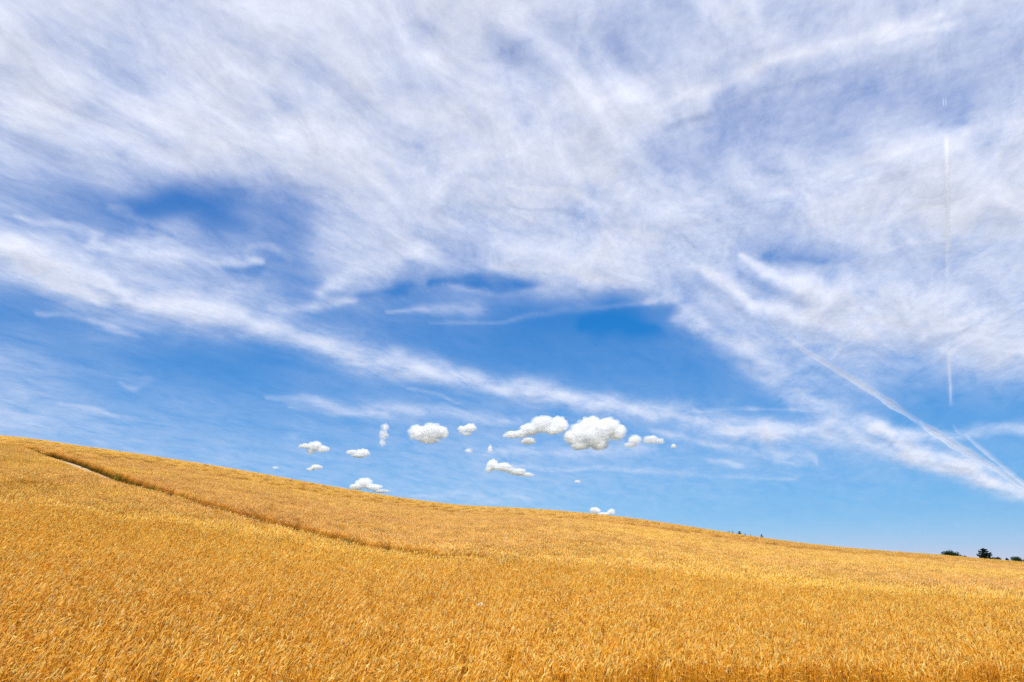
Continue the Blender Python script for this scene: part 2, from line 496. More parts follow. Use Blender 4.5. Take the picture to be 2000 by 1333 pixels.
def crop_nodes():
    ng = bpy.data.node_groups.new("crop", 'GeometryNodeTree')
    ng.interface.new_socket("Geometry", in_out='INPUT', socket_type='NodeSocketGeometry')
    ng.interface.new_socket("Geometry", in_out='OUTPUT', socket_type='NodeSocketGeometry')
    gi = ng.nodes.new("NodeGroupInput"); go = ng.nodes.new("NodeGroupOutput")
    iop = ng.nodes.new("GeometryNodeInstanceOnPoints")
    g2i = ng.nodes.new("GeometryNodeGeometryToInstance")
    for o in reversed(ALL_T):
        oi = ng.nodes.new("GeometryNodeObjectInfo")
        oi.inputs["Object"].default_value = o
        oi.inputs["As Instance"].default_value = False
        ng.links.new(oi.outputs["Geometry"], g2i.inputs[0])
    def named(n, t):
        a = ng.nodes.new("GeometryNodeInputNamedAttribute"); a.data_type = t
        a.inputs["Name"].default_value = n
        return a.outputs[0]
    ng.links.new(gi.outputs[0], iop.inputs["Points"])
    ng.links.new(g2i.outputs[0], iop.inputs["Instance"])
    iop.inputs["Pick Instance"].default_value = True
    ng.links.new(named("variant", 'INT'), iop.inputs["Instance Index"])
    e2r = ng.nodes.new("FunctionNodeEulerToRotation")
    ng.links.new(named("turn", 'FLOAT_VECTOR'), e2r.inputs[0])
    ng.links.new(e2r.outputs[0], iop.inputs["Rotation"])
    ng.links.new(named("size", 'FLOAT'), iop.inputs["Scale"])
    ng.links.new(iop.outputs[0], go.inputs[0])
    return ng
crop_ng = crop_nodes()

N1, N2 = 22.0, 74.0
def crop_block(name, side, label):
    P = [crop_points("near", 5.5, N1, 0.22, side), crop_points("mid", N1, N2, 0.48, side), crop_points("far", N2, 240.0, 1.9, side)]
    P = [p for p in P if len(p[0])]
    co = np.concatenate([p[0] for p in P]); tu = np.concatenate([p[1] for p in P])
    sz = np.concatenate([p[2] for p in P]); va = np.concatenate([p[3] for p in P]); ri = np.concatenate([p[4] for p in P])
    me = bpy.data.meshes.new(name)
    me.vertices.add(len(co)); me.vertices.foreach_set("co", co.astype(np.float32).ravel())
    a = me.attributes.new("turn", 'FLOAT_VECTOR', 'POINT'); a.data.foreach_set("vector", tu.astype(np.float32).ravel())
    float_attr(me, "size", sz); float_attr(me, "ripe", ri)
    a = me.attributes.new("variant", 'INT', 'POINT'); a.data.foreach_set("value", va.astype(np.int32))
    me.materials.append(wheat_mat)
    o = bpy.data.objects.new(name, me); col.objects.link(o)
    md = o.modifiers.new("crop", 'NODES'); md.node_group = crop_ng
    print(name, len(co), "tufts")
    return tag(o, label, "wheat", kind="stuff")
crop_block("wheat_crop", -1, "golden ripe wheat on the near side of the track, filling the foreground")
crop_block("wheat_crop", 1, "browner ripe wheat beyond the track, reaching up to the skyline")


# ------------------------------------------------------------------ high cloud
def shell(px, py, alt, rad=300000.0):
    """Where the bearing of a photo point meets a cloud layer at ALT that dips towards the horizon."""
    u, t = bearing(px, py)
    g = np.sqrt(1 + u * u)                      # ground metres per metre forward
    A = g * g / (2 * rad)
    Y = (-t + np.sqrt(t * t + 4 * A * alt)) / (2 * A)
    return np.stack([u * Y, Y, t * Y], -1)

ROWS_Y = [-160, 0, 100, 200, 300, 400, 500, 600, 700, 800, 900, 1000, 1160]
GRID = np.array([
 [.75,.75,.75,.7,.75,.82,.85,.85,.85,.85,.75,.72,.65,.58,.7,.72,.7,.68,.7,.68,.66],
 [.78,.75,.74,.60,.78,.86,.90,.90,.86,.88,.72,.72,.62,.46,.74,.72,.70,.68,.70,.66,.64],
 [.84,.66,.56,.62,.80,.86,.72,.84,.70,.90,.46,.56,.46,.52,.72,.66,.62,.68,.56,.46,.52],
 [.62,.88,.62,.84,.92,.84,.64,.80,.68,.80,.68,.80,.90,.80,.44,.40,.40,.38,.34,.46,.64],
 [.50,.46,.60,.74,.90,.84,.94,.92,.80,.74,.80,.92,.88,.46,.38,.48,.46,.56,.80,.82,.92],
 [.32,.25,.15,.06,.07,.18,.32,.62,.74,.64,.66,.62,.62,.74,.68,.60,.74,.82,.86,.90,.90],
 [.56,.56,.50,.44,.32,.26,.18,.62,.54,.42,.66,.82,.86,.78,.60,.42,.40,.52,.56,.58,.72],
 [.08,.12,.28,.34,.40,.34,.20,.18,.12,.14,.06,.04,.02,.14,.44,.58,.74,.76,.80,.74,.68],
 [.24,.15,.08,.04,.03,.03,.08,.10,.06,.03,.02,.02,.03,.04,.08,.30,.42,.34,.36,.52,.62],
 [.46,.38,.28,.19,.14,.13,.14,.16,.18,.18,.12,.12,.10,.10,.10,.08,.16,.12,.06,.08,.10],
 [.30,.30,.30,.28,.26,.26,.24,.22,.24,.28,.28,.26,.24,.22,.22,.20,.16,.14,.12,.10,.10],
 [.2,.2,.2,.2,.2,.2,.2,.2,.22,.22,.22,.2,.16,.12,.08,.06,.05,.05,.05,.05,.05],
 [.1]*21])
def cubic1(a, x, axis):
    n = a.shape[axis]
    i = np.clip(np.floor(x).astype(int), 0, n - 2); f = np.clip(x - i, 0, 1)
    g = lambda k: np.take(a, np.clip(i + k, 0, n - 1), axis)
    sh = [1, 1]; sh[axis] = len(f); f = f.reshape(sh)
    p0, p1, p2, p3 = g(-1), g(0), g(1), g(2)
    return p1 + 0.5 * f * (p2 - p0 + f * (2 * p0 - 5 * p1 + 4 * p2 - p3 + f * (3 * (p1 - p2) + p3 - p0)))

# wisps, bands and holes: (points with half-width, strength, softness of the edge); a negative strength clears
WISPS = [
 ([(-40,470,34),(60,520,38),(150,560,38),(300,588,34),(450,622,30),(600,672,30),(750,708,30),(900,737,26),(1050,766,25),(1200,790,24),(1350,812,22),(1500,840,20)], .50),
 ([(1500,842,18),(1580,848,22),(1660,858,30),(1750,888,26),(1840,915,22),(1920,938,18),(2010,968,12)], .50),
 ([(1340,620,14),(1420,665,34),(1500,730,38),(1560,770,36),(1640,810,30),(1700,832,20)], .30),
 ([(1700,830,12),(1770,870,26),(1850,905,26),(1920,932,18),(2000,960,10)], .48),
 ([(1480,600,12),(1600,625,30),(1750,635,40),(1900,660,36),(2030,690,30)], .26),
 ([(1440,500,6),(1500,522,14),(1570,552,20),(1640,580,26)], .42),
 ([(1370,528,8),(1420,560,16),(1476,602,7)], .45),
 ([(1700,845,6),(1850,848,12),(2030,842,14)], .34),
 ([(30,420,4),(60,436,9),(110,447,8),(180,462,9)], .18),
 ([(180,476,12),(260,482,20),(350,492,24),(440,502,16),(500,508,6)], .26),
 ([(200,410,8),(232,425,16),(255,450,16)], .15),
 ([(470,480,6),(520,478,7),(560,505,8)], .11),
 ([(620,560,14),(690,525,26),(760,500,24),(830,490,20)], .28),
 ([(520,595,8),(600,592,16),(690,590,8)], .28),
 ([(760,612,4),(830,606,9),(880,602,16),(915,600,14)], .24),
 ([(850,630,3),(950,628,5),(1080,612,6),(1200,598,5),(1300,580,10)], .13),
 ([(860,560,3),(1000,570,10),(1140,560,8)], .10),
 ([(1260,585,6),(1330,592,10),(1380,625,8)], .2),
 ([(960,515,12),(1060,525,14),(1140,545,14),(1240,560,20),(1320,575,14)], .22),
 ([(510,768,4),(560,775,10),(640,788,9),(720,800,12),(800,808,16),(900,815,12),(1000,822,8)], .22),
 ([(560,792,3),(640,800,5),(760,812,5)], .14),
 ([(810,765,3),(850,775,4),(900,792,3)], .18),
 ([(1120,770,10),(1180,785,14),(1250,800,14)], .12),
 ([(950,880,5),(1060,876,9),(1180,880,10),(1300,882,7)], .18),
 ([(1020,910,3),(1200,915,5),(1400,928,5),(1560,929,4)], .16),
 ([(1300,850,6),(1450,868,8),(1560,905,5)], .2),
 ([(1500,870,8),(1560,890,12),(1585,905,4)], .24),
 ([(1380,893,4),(1450,902,8)], .2),
 ([(1360,796,3),(1500,800,3),(1620,802,3)], .18),
 ([(60,610,4),(190,630,7),(250,655,5)], .18),
 ([(120,795,3),(180,806,6),(240,818,4)], .18),
 ([(240,745,3),(290,752,5)], .14),
 ([(-20,700,20),(150,720,20),(300,740,14)], .08),
 ([(800,965,3),(950,970,12),(1050,975,8)], .14),
 ([(1000,355,3),(1100,372,7),(1200,402,8)], .26),
 ([(1320,195,10),(1400,165,16),(1480,130,14),(1560,105,14),(1680,70,16),(1820,30,10)], .30),
 ([(1460,130,4),(1520,118,8),(1600,105,7)], .2),
 ([(1690,85,4),(1760,58,6),(1850,45,5)], .25),
 ([(1640,330,20),(1750,290,18),(1880,250,20),(2020,215,22)], .2),
 ([(1850,480,4),(1780,482,6),(1700,500,4)], .16),
 ([(830,555,8),(900,545,8),(1000,545,16),(1080,550,16),(1140,570,8)], -.30),
 ([(1120,635,10),(1220,632,20),(1290,640,10)], -.16),
 ([(250,405,12),(330,410,30),(400,430,26),(470,445,12)], -.08),
 ([(440,525,8),(500,528,10)], -.26),
 ([(1500,490,8),(1570,500,16),(1610,510,10)], -.26),
 ([(700,570,8),(780,560,14)], -.2),
 ([(1005,105,5),(1020,90,9),(1040,80,5)], -.14),
 ([(975,45,8),(985,80,10),(975,110,8)], -.12),
 ([(1000,265,6),(1020,245,12),(1030,230,6)], -.16),
 ([(840,45,8),(850,60,10)], -.22),
 ([(400,290,6),(380,283,12),(330,290,10),(260,300,8)], -.16),
 ([(1690,855,4),(1720,872,6),(1745,885,3)], -.3),
 ([(520,180,10),(530,210,12)], -.2),
 ([(720,185,20),(800,180,14)], -.1),
]
def wisp_field(PX, PY):
    d = np.zeros_like(PX)
    wx = fbm(PX / 140.0, PY / 70.0, 5) - 0.5; wy = fbm(PX / 140.0 + 50, PY / 70.0 + 20, 5) - 0.5
    X = PX + 90 * wx; Y = PY + 42 * wy
    fray = fbm(PX / 46.0 + 9, PY / 20.0 + 3, 4)
    for pts, amp in WISPS:
        best = np.zeros_like(PX)
        x0 = min(p[0] for p in pts) - 130; x1 = max(p[0] for p in pts) + 130
        y0 = min(p[1] for p in pts) - 130; y1 = max(p[1] for p in pts) + 130
        m = (X > x0) & (X < x1) & (Y > y0) & (Y < y1)
        xs = X[m]; ys = Y[m]; b = np.zeros_like(xs)
        for (ax, ay, aw), (bx, by, bw) in zip(pts[:-1], pts[1:]):
            dx, dy = bx - ax, by - ay
            s = np.clip(((xs - ax) * dx + (ys - ay) * dy) / (dx * dx + dy * dy), 0, 1)
            dist = np.hypot(xs - ax - s * dx, ys - ay - s * dy)
            w = (aw + (bw - aw) * s) * 0.88
            b = np.maximum(b, np.exp(-(dist / np.maximum(w * (1.5 if amp < 0 else 1.0), 1.0)) ** 2 * 0.9))
        best[m] = b
        d += amp * (0.75 if amp < 0 else 1.0) * best * np.clip(0.35 + 1.3 * fray, 0, 1.3)
    for pts, amp in SPREAD:                     # trails spread into the veil: extra cover added to brighten them
        b = np.zeros_like(PX)
        for (ax, ay, aw), (bx, by, bw) in zip(pts[:-1], pts[1:]):
            dx, dy = bx - ax, by - ay
            t_ = np.clip(((PX - ax) * dx + (PY - ay) * dy) / (dx * dx + dy * dy), 0, 1)
            b = np.maximum(b, np.exp(-(np.hypot(PX - ax - t_ * dx, PY - ay - t_ * dy) / (aw + (bw - aw) * t_)) ** 2))
        d += amp * b
    return d

SPREAD = [
 ([(1530,655,3),(1610,708,4),(1700,762,6),(1745,792,6),(1790,822,4)], .20),
 ([(1796,826,5),(1862,868,6),(1900,888,6),(1975,935,5),(2020,965,5)], .30),
 ([(1888,853,3),(1945,900,3.5),(2010,952,3.5)], .25),
 ([(1849,275,5),(1850,540,5)], .16),
 ([(1852,675,5),(1857,790,4)], .15),
]
def cirrus_density(PX, PY):
    """Cover of the high cloud, surveyed from the photo: a coarse chart plus its bands, wisps and holes."""
    g = cubic1(GRID, np.interp(PY[:, 0], ROWS_Y, np.arange(len(ROWS_Y))), 0)
    g = cubic1(g, np.clip(PX[0] / 100.0, 0, 19.999), 1)
    # drag the chart about by turbulence so that its edges fray
    wx = 110 * (fbm(PX / 190.0 + 5, PY / 110.0 + 2, 5) - 0.5); wy = 80 * (fbm(PX / 190.0 + 70, PY / 110.0 + 31, 5) - 0.5)
    ix = np.clip((PX + wx - PX[0, 0]) / (PX[0, 1] - PX[0, 0]), 0, PX.shape[1] - 1.01)
    iy = np.clip((PY + wy - PY[0, 0]) / (PY[1, 0] - PY[0, 0]), 0, PX.shape[0] - 1.01)
    x0 = ix.astype(int); y0 = iy.astype(int); fx = ix - x0; fy = iy - y0
    g = (g[y0, x0] * (1 - fx) + g[y0, x0 + 1] * fx) * (1 - fy) + (g[y0 + 1, x0] * (1 - fx) + g[y0 + 1, x0 + 1] * fx) * fy
    k = 9.0
    g = g * (1 + 0.06 * np.clip((560 - PY) / 160, 0, 1))
    return np.clip(np.log1p(np.exp(k * (g + wisp_field(PX, PY) - 0.03))) / k - 0.028, 0, 1)

def cirrus_material(seed, share):
    m, nt = new_mat("ice_cloud")
    out = N(nt, "ShaderNodeOutputMaterial")
    cov = N(nt, "ShaderNodeAttribute", attribute_name="cover")
    geo = N(nt, "ShaderNodeNewGeometry")
    def noise(scale, detail, rough, stretch, rot, dist=0.0):
        mp = N(nt, "ShaderNodeMapping", vector_type='TEXTURE'); mp.inputs["Rotation"].default_value = (0, 0, rot)
        mp.inputs["Scale"].default_value = (stretch, 1, 1); mp.inputs["Location"].default_value = (seed * 7300, seed * 3100, seed * 1000)
        nt.links.new(geo.outputs["Position"], mp.inputs["Vector"])
        n = N(nt, "ShaderNodeTexNoise"); n.inputs["Scale"].default_value = scale
        n.inputs["Detail"].default_value = detail; n.inputs["Roughness"].default_value = rough; n.inputs["Distortion"].default_value = dist
        nt.links.new(mp.outputs[0], n.inputs["Vector"])
        return math_node(nt, 'SUBTRACT', n.outputs[0], 0.5)
    lay = N(nt, "ShaderNodeAttribute", attribute_name="lay").outputs["Fac"]
    a = noise(1 / 1300.0, 10, 0.58, 1.8, R(62), 0.9)            # billows
    b1 = noise(1 / 620.0, 8, 0.64, 4.0, R(36), 0.6)             # fibres along the wind, far off
    b2 = noise(1 / 420.0, 8, 0.64, 4.0, R(-30), 0.8)            # fibres overhead
    c = noise(1 / 190.0, 6, 0.60, 1.5, R(80), 0.6)              # ripples
    bm = N(nt, "ShaderNodeMix"); nt.links.new(lay, bm.inputs[0]); nt.links.new(b2, bm.inputs[2]); nt.links.new(b1, bm.inputs[3])
    s = math_node(nt, 'ADD', math_node(nt, 'MULTIPLY', a, 1.9), math_node(nt, 'MULTIPLY', bm.outputs[0], 0.42))
    s = math_node(nt, 'ADD', s, math_node(nt, 'MULTIPLY', c, 0.55))
    # the noise bites most where the cover is half
    f = cov.outputs["Fac"]
    amp = math_node(nt, 'MULTIPLY', math_node(nt, 'MULTIPLY', math_node(nt, 'POWER', f, 1.35), math_node(nt, 'SUBTRACT', 1.25, f)), 2.6)
    d = math_node(nt, 'ADD', f, math_node(nt, 'MULTIPLY', s, amp))
    d = math_node(nt, 'MULTIPLY', d, share, clamp=True)
    dif = N(nt, "ShaderNodeBsdfDiffuse"); tr = N(nt, "ShaderNodeBsdfTranslucent"); tp = N(nt, "ShaderNodeBsdfTransparent")
    dif.inputs["Color"].default_value = (0.83, 0.83, 0.84, 1); tr.inputs["Color"].default_value = (0.71, 0.715, 0.735, 1)
    mx = N(nt, "ShaderNodeMixShader"); mx.inputs[0].default_value = 0.78
    nt.links.new(dif.outputs[0], mx.inputs[1]); nt.links.new(tr.outputs[0], mx.inputs[2])
    fin = N(nt, "ShaderNodeMixShader")
    nt.links.new(d, fin.inputs[0]); nt.links.new(tp.outputs[0], fin.inputs[1]); nt.links.new(mx.outputs[0], fin.inputs[2])
    nt.links.new(fin.outputs[0], out.inputs["Surface"])
    return m

gx_ = np.arange(-420, 2421, 5.0); gy_ = np.arange(-160, 1141, 4.0)
PXg, PYg = np.meshgrid(gx_, gy_)
COVER = cirrus_density(PXg, PYg)
fade = np.clip((PYg[:, :1] * 0 + 1) - np.clip((PYg - 1040) / 90.0, 0, 1), 0, 1)
COVER = COVER * fade
def cirrus_layer(alt, share, seed, label):
    P = shell(PXg, PYg, alt).reshape(-1, 3)
    ii = np.arange(PXg.size).reshape(PXg.shape)
    qd = np.stack([ii[:-1, :-1], ii[:-1, 1:], ii[1:, 1:], ii[1:, :-1]], -1).reshape(-1, 4)
    keep = COVER.ravel()[qd].max(1) > 0.003
    me = mesh_from("cirrus_clouds", P, qd[keep], True)
    float_attr(me, "cover", COVER.ravel())
    float_attr(me, "lay", np.clip((P[:, 1] - 11500) / 5000 + np.clip(0.2 - 2.5 * P[:, 0] / P[:, 1], 0, 1), 0, 1))
    return tag(obj("cirrus_clouds", me, cirrus_material(seed, share)), label, "cirrus cloud", kind="stuff")
cirrus_layer(8000.0, 0.72, 1.0, "thin white cirrus veil streaked across the blue sky above the field")
cirrus_layer(8350.0, 0.72, 2.0, "second fainter cirrus veil drifting just above the first across the blue sky")

# ------------------------------------------------------------------ cumulus
def cumulus_material(name, thick):
    """Droplets in a soft puff: densest through its middle, thinning to nothing at its rim and torn by noise."""
    m, nt = new_mat(name)
    out = N(nt, "ShaderNodeOutputMaterial")
    geo = N(nt, "ShaderNodeNewGeometry"); lw = N(nt, "ShaderNodeLayerWeight"); lw.inputs["Blend"].default_value = 0.5
    n = N(nt, "ShaderNodeTexNoise"); n.inputs["Scale"].default_value = 1 / 60.0; n.inputs["Detail"].default_value = 6; n.inputs["Roughness"].default_value = 0.65
    nt.links.new(geo.outputs["Position"], n.inputs["Vector"])
    core = math_node(nt, 'POWER', math_node(nt, 'SUBTRACT', 1.0, lw.outputs["Facing"]), 1.6)
    tear = math_node(nt, 'ADD', 0.95, math_node(nt, 'MULTIPLY', math_node(nt, 'SUBTRACT', n.outputs[0], 0.5), 3.4), True)
    dn = N(nt, "ShaderNodeAttribute", attribute_name="dense").outputs["Fac"]
    alpha = math_node(nt, 'MULTIPLY', math_node(nt, 'MULTIPLY', core, tear), math_node(nt, 'MULTIPLY', dn, thick), True)
    dif = N(nt, "ShaderNodeBsdfDiffuse"); tr = N(nt, "ShaderNodeBsdfTranslucent"); tp = N(nt, "ShaderNodeBsdfTransparent")
    dif.inputs["Color"].default_value = (0.99, 0.99, 0.99, 1); tr.inputs["Color"].default_value = (0.99, 0.99, 0.99, 1)
    mx = N(nt, "ShaderNodeMixShader"); mx.inputs[0].default_value = 0.6
    nt.links.new(dif.outputs[0], mx.inputs[1]); nt.links.new(tr.outputs[0], mx.inputs[2])
    fin = N(nt, "ShaderNodeMixShader")
    nt.links.new(alpha, fin.inputs[0]); nt.links.new(tp.outputs[0], fin.inputs[1]); nt.links.new(mx.outputs[0], fin.inputs[2])
    nt.links.new(fin.outputs[0], out.inputs["Surface"])
    return m
cum_thick = cumulus_material("cumulus", 0.5); cum_thin = cumulus_material("cumulus_wisp", 0.26)

def ico(sub):
    import bmesh
    bm = bmesh.new(); bmesh.ops.create_icosphere(bm, subdivisions=sub, radius=1.0)
    v = np.array([x.co[:] for x in bm.verts]); f = np.array([[w.index for w in x.verts] for x in bm.faces]); bm.free()
    return v, f
IV3, IF3 = ico(3)
def cumulus(label, lobes, thin=False, seed=0):
    """LOBES: puffs of the cloud as (photo x, y, half-width, half-height)."""
    rs = np.random.RandomState(seed + 100)
    cx = np.mean([l[0] for l in lobes]); cy = max(l[1] + l[3] for l in lobes)
    u, t = bearing(cx, cy)
    Y0 = float(np.clip(1300.0 / max(t, 0.07), 5500, 7500))
    V = []; F = []; Dn = []; off = 0
    for (px, py, rx, ry) in lobes:
        n = 46 if rx > 12 else 22
        for k in range(n):
            a = rs.uniform(0, 2 * math.pi); q_ = 0.92 * math.sqrt(rs.uniform(0, 1))
            edge = max(0.0, q_ - 0.45) / 0.5
            r = rs.uniform(0.34, 0.56) * (1 - 0.55 * edge)
            x = px + math.cos(a) * rx * (q_ * (1 - r * 0.75)); y = py - math.sin(a) * ry * (q_ * (1 - r * 0.75))
            if math.sin(a) < -0.3: y -= ry * 0.06                      # flatter underneath
            uu_, tt_ = bearing(x, y)
            Yk = Y0 + rs.uniform(-0.55, 0.55) * rx * (1 - 0.5 * q_) * Y0 / FPX
            c = np.array([uu_ * Yk, Yk, tt_ * Yk])
            sx = max(rx * r, 1.2) * Y0 / FPX; sz = max(ry * r * 1.1, 1.0) * Y0 / FPX
            bump = 1 + 0.05 * rs.normal(0, 1, len(IV3))[:, None]
            V.append(IV3 * np.array([sx, max(sx, sz), sz]) * bump + c); F.append(IF3 + off); off += len(IV3)
            Dn.append(np.full(len(IV3), 1.0 - 0.35 * edge))
    V = np.concatenate(V); F = np.concatenate(F)
    base = V.mean(0); base[2] = V[:, 2].min()
    me = mesh_from("cumulus_cloud", V - base, F, True)
    float_attr(me, "dense", np.concatenate(Dn))
    o = obj("cumulus_cloud", me, cum_thin if thin else cum_thick)
    o.location = base
    return tag(o, label, "cumulus cloud", "small cumulus clouds low over the field")

CUMULI = [
 ("biggest puffy white cumulus, broad and rounded on top, at the right end of the row", [(1124,850,30,26),(1152,834,30,25),(1185,836,32,26),(1205,845,22,20),(1160,855,38,24),(1135,872,24,10),(1170,870,22,12)], False),
 ("lumpy white cumulus touching the left side of the biggest cumulus, low tail on its left", [(1060,830,30,20),(1092,830,22,19),(1035,840,24,14),(1000,850,20,9),(1018,848,20,10),(1032,862,18,9),(1078,842,20,10)], False),
 ("compact flat-based white cumulus, second most solid of the row, left of centre", [(815,846,22,18),(842,842,28,19),(862,846,17,15),(838,860,26,9)], False),
 ("small oval cumulus just right of the compact flat-based cumulus", [(902,840,11,10),(918,837,15,11),(912,848,12,5)], False),
 ("upright ragged wisp of cumulus, taller than wide", [(752,835,11,11),(749,850,12,14),(747,866,8,9)], True),
 ("small flat cumulus with a thin tail pointing left, leftmost of the larger puffs", [(614,871,17,11),(630,878,16,8),(596,872,16,6),(607,882,10,7)], False),
 ("small low cumulus with a rounded right end, below the upright wisp", [(708,886,17,10),(688,884,14,6),(700,891,18,5)], False),
 ("tiny cumulus puff hovering above the skyline, between two larger ones on the left", [(618,913,14,6),(606,917,10,4)], False),
 ("tiniest faint fleck of cumulus at the far left of the group", [(538,914,9,3.5)], True),
 ("dome-shaped cumulus half hidden behind the brow of the hill", [(712,944,20,12),(697,952,18,8),(730,952,20,8),(745,960,22,4)], False),
 ("slanting cumulus with a ragged left end, floating alone under the big ones", [(962,908,14,12),(985,914,24,11),(1010,922,22,9),(1030,928,16,5),(955,918,10,8)], False),
 ("twin-lobed thin cumulus trailing off the right side of the biggest cumulus", [(1240,860,17,13),(1230,870,14,6),(1272,860,20,11),(1290,862,12,7)], True),
 ("pair of small cumulus tops peeping over the skyline near the middle", [(1162,998,13,8),(1194,1000,11,7),(1178,1005,16,5)], False),
 ("small faint pale fleck of cumulus right of the slanting cumulus", [(1128,941,9,4)], True),
 ("faint smudge of cumulus under the small oval cumulus", [(916,881,11,6)], True),
 ("faint upright smudge of cumulus left of the slanting cumulus", [(957,878,8,10)], True),
 ("faint round smudge of cumulus beyond the twin-lobed thin cumulus", [(1316,872,7,6)], True),
]
for i, (lab, lobes, thin) in enumerate(CUMULI): cumulus(lab, lobes, thin, i)

# ------------------------------------------------------------------ contrails
def contrail_material(solid):
    m, nt = new_mat("contrail_ice")
    out = N(nt, "ShaderNodeOutputMaterial")
    geo = N(nt, "ShaderNodeNewGeometry"); lw = N(nt, "ShaderNodeLayerWeight"); lw.inputs["Blend"].default_value = 0.5
    at = N(nt, "ShaderNodeAttribute", attribute_name="cover")
    n = N(nt, "ShaderNodeTexNoise"); n.inputs["Scale"].default_value = 1 / 220.0; n.inputs["Detail"].default_value = 6; n.inputs["Roughness"].default_value = 0.6
    nt.links.new(geo.outputs["Position"], n.inputs["Vector"])
    core = math_node(nt, 'POWER', math_node(nt, 'SUBTRACT', 1.0, lw.outputs["Facing"]), 1.2)
    k = math_node(nt, 'ADD', math_node(nt, 'MULTIPLY', math_node(nt, 'SUBTRACT', n.outputs[0], 0.5), 1.3), 1.0, True)
    al = math_node(nt, 'MULTIPLY', math_node(nt, 'MULTIPLY', core, k), math_node(nt, 'MULTIPLY', at.outputs["Fac"], solid), True)
    dif = N(nt, "ShaderNodeBsdfDiffuse"); tr = N(nt, "ShaderNodeBsdfTranslucent"); tp = N(nt, "ShaderNodeBsdfTransparent")
    dif.inputs["Color"].default_value = (0.98, 0.98, 0.98, 1); tr.inputs["Color"].default_value = (0.98, 0.98, 0.98, 1)
    mx = N(nt, "ShaderNodeMixShader"); mx.inputs[0].default_value = 0.75
    nt.links.new(dif.outputs[0], mx.inputs[1]); nt.links.new(tr.outputs[0], mx.inputs[2])
    fin = N(nt, "ShaderNodeMixShader")
    nt.links.new(al, fin.inputs[0]); nt.links.new(tp.outputs[0], fin.inputs[1]); nt.links.new(mx.outputs[0], fin.inputs[2])
    nt.links.new(fin.outputs[0], out.inputs["Surface"])
    return m
trail_mat = contrail_material(1.25)
def contrail(label, pts, alt=7750.0, seed=0):
    """PTS: (photo x, y, half-width in photo pixels, cover) along the trail; a round tube of ice cloud at ALT metres."""
    rs = np.random.RandomState(seed + 40)
    p = np.array(pts, float)
    s = np.concatenate([[0], np.cumsum(np.hypot(np.diff(p[:, 0]), np.diff(p[:, 1])))])
    m = max(int(s[-1] / 5), 6); q_ = np.linspace(0, s[-1], m)
    px, py, hw, cv = (np.interp(q_, s, p[:, k]) for k in range(4))
    wob = np.convolve(rs.normal(0, 1, m + 8), np.ones(9) / 9, 'valid')
    px = px + wob * hw * 0.15; hw = hw * (1 + 0.9 * np.convolve(rs.normal(0, 1, m + 4), np.ones(5) / 5, 'valid') * 0.28)
    hw = np.maximum(hw, 0.8); cv = cv * np.minimum(1, np.minimum(np.arange(m) + 0.4, m - 0.6 - np.arange(m)) / 3.0)
    P = shell(px, py, alt)
    dist = np.linalg.norm(P, axis=1); rad = hw / FPX * dist
    T = np.gradient(P, axis=0); T /= np.linalg.norm(T, axis=1)[:, None]
    A = np.cross(T, [0, 0, 1.0]); A /= np.linalg.norm(A, axis=1)[:, None]; B = np.cross(A, T)
    th = np.linspace(0, 2 * math.pi, 10, endpoint=False)
    V = P[:, None] + rad[:, None, None] * (A[:, None] * np.cos(th)[None, :, None] + B[:, None] * np.sin(th)[None, :, None])
    ii = np.arange(m * 10).reshape(m, 10)
    Q = np.stack([ii[:-1], np.roll(ii, -1, 1)[:-1], np.roll(ii, -1, 1)[1:], ii[1:]], -1).reshape(-1, 4)
    base = P.mean(0)
    me = mesh_from("contrail", V.reshape(-1, 3) - base, Q, True)
    float_attr(me, "cover", (cv[:, None] * np.where(np.sin(th) > 0.2, 0.05, 1.0)[None, :]).ravel())   # thinner above, so sunlight reaches the core
    o = obj("contrail", me, trail_mat); o.location = base
    return tag(o, label, "contrail", "aircraft trails on the right of the sky")
contrail("straight upright white contrail, the longest and brightest of the upright ones", [(1849,255,4,.4),(1850,330,4.5,.8),(1851,440,4.5,1),(1850,500,4,.7),(1850,545,3,.3)], seed=1)
contrail("short thin upright contrail hanging low at the right, curving at its lower end", [(1852,675,2.5,.5),(1854,715,3,1),(1857,755,2.8,.9),(1857,792,1.5,.4)], seed=2)
contrail("faint short upright piece of contrail between the two clearer upright ones", [(1849,545,2.5,.3),(1847,600,3,.6),(1844,632,2.5,.3)], seed=3)
contrail("tiny left fleck of a broken contrail high above the upright trail", [(1843,190,1.2,.8),(1843,208,1.2,.8)], seed=4)
contrail("tiny right fleck of a broken contrail high above the upright trail", [(1847.5,190,1.2,.8),(1847.5,208,1.2,.8)], seed=5)
contrail("long slanting contrail, thin at its upper end and wider towards the middle", [(1475,602,3,.15),(1530,655,3,.3),(1570,685,3.5,.55),(1610,708,4.5,.75),(1650,732,6,.85),(1700,762,6.5,.9),(1745,792,6.5,.95),(1790,822,4,.6)], seed=6)
contrail("thick lower slanting contrail running on down to the right edge of the sky", [(1796,826,5,.7),(1820,840,7,1),(1862,868,6.5,.95),(1900,888,7,.95),(1940,912,5.5,.9),(1975,935,5,.85),(2010,958,5,.8)], seed=7)
contrail("thin contrail running alongside the thick slanting one, nearest the right edge", [(1888,853,2,.4),(1910,872,3.2,.8),(1945,900,3,.9),(1980,930,3,.9),(2010,952,3,.9)], seed=8)
contrail("very short faint curl of contrail above the thin slanting one", [(1860,826,2.5,.6),(1868,840,3,.7),(1878,853,2,.4)], seed=9)

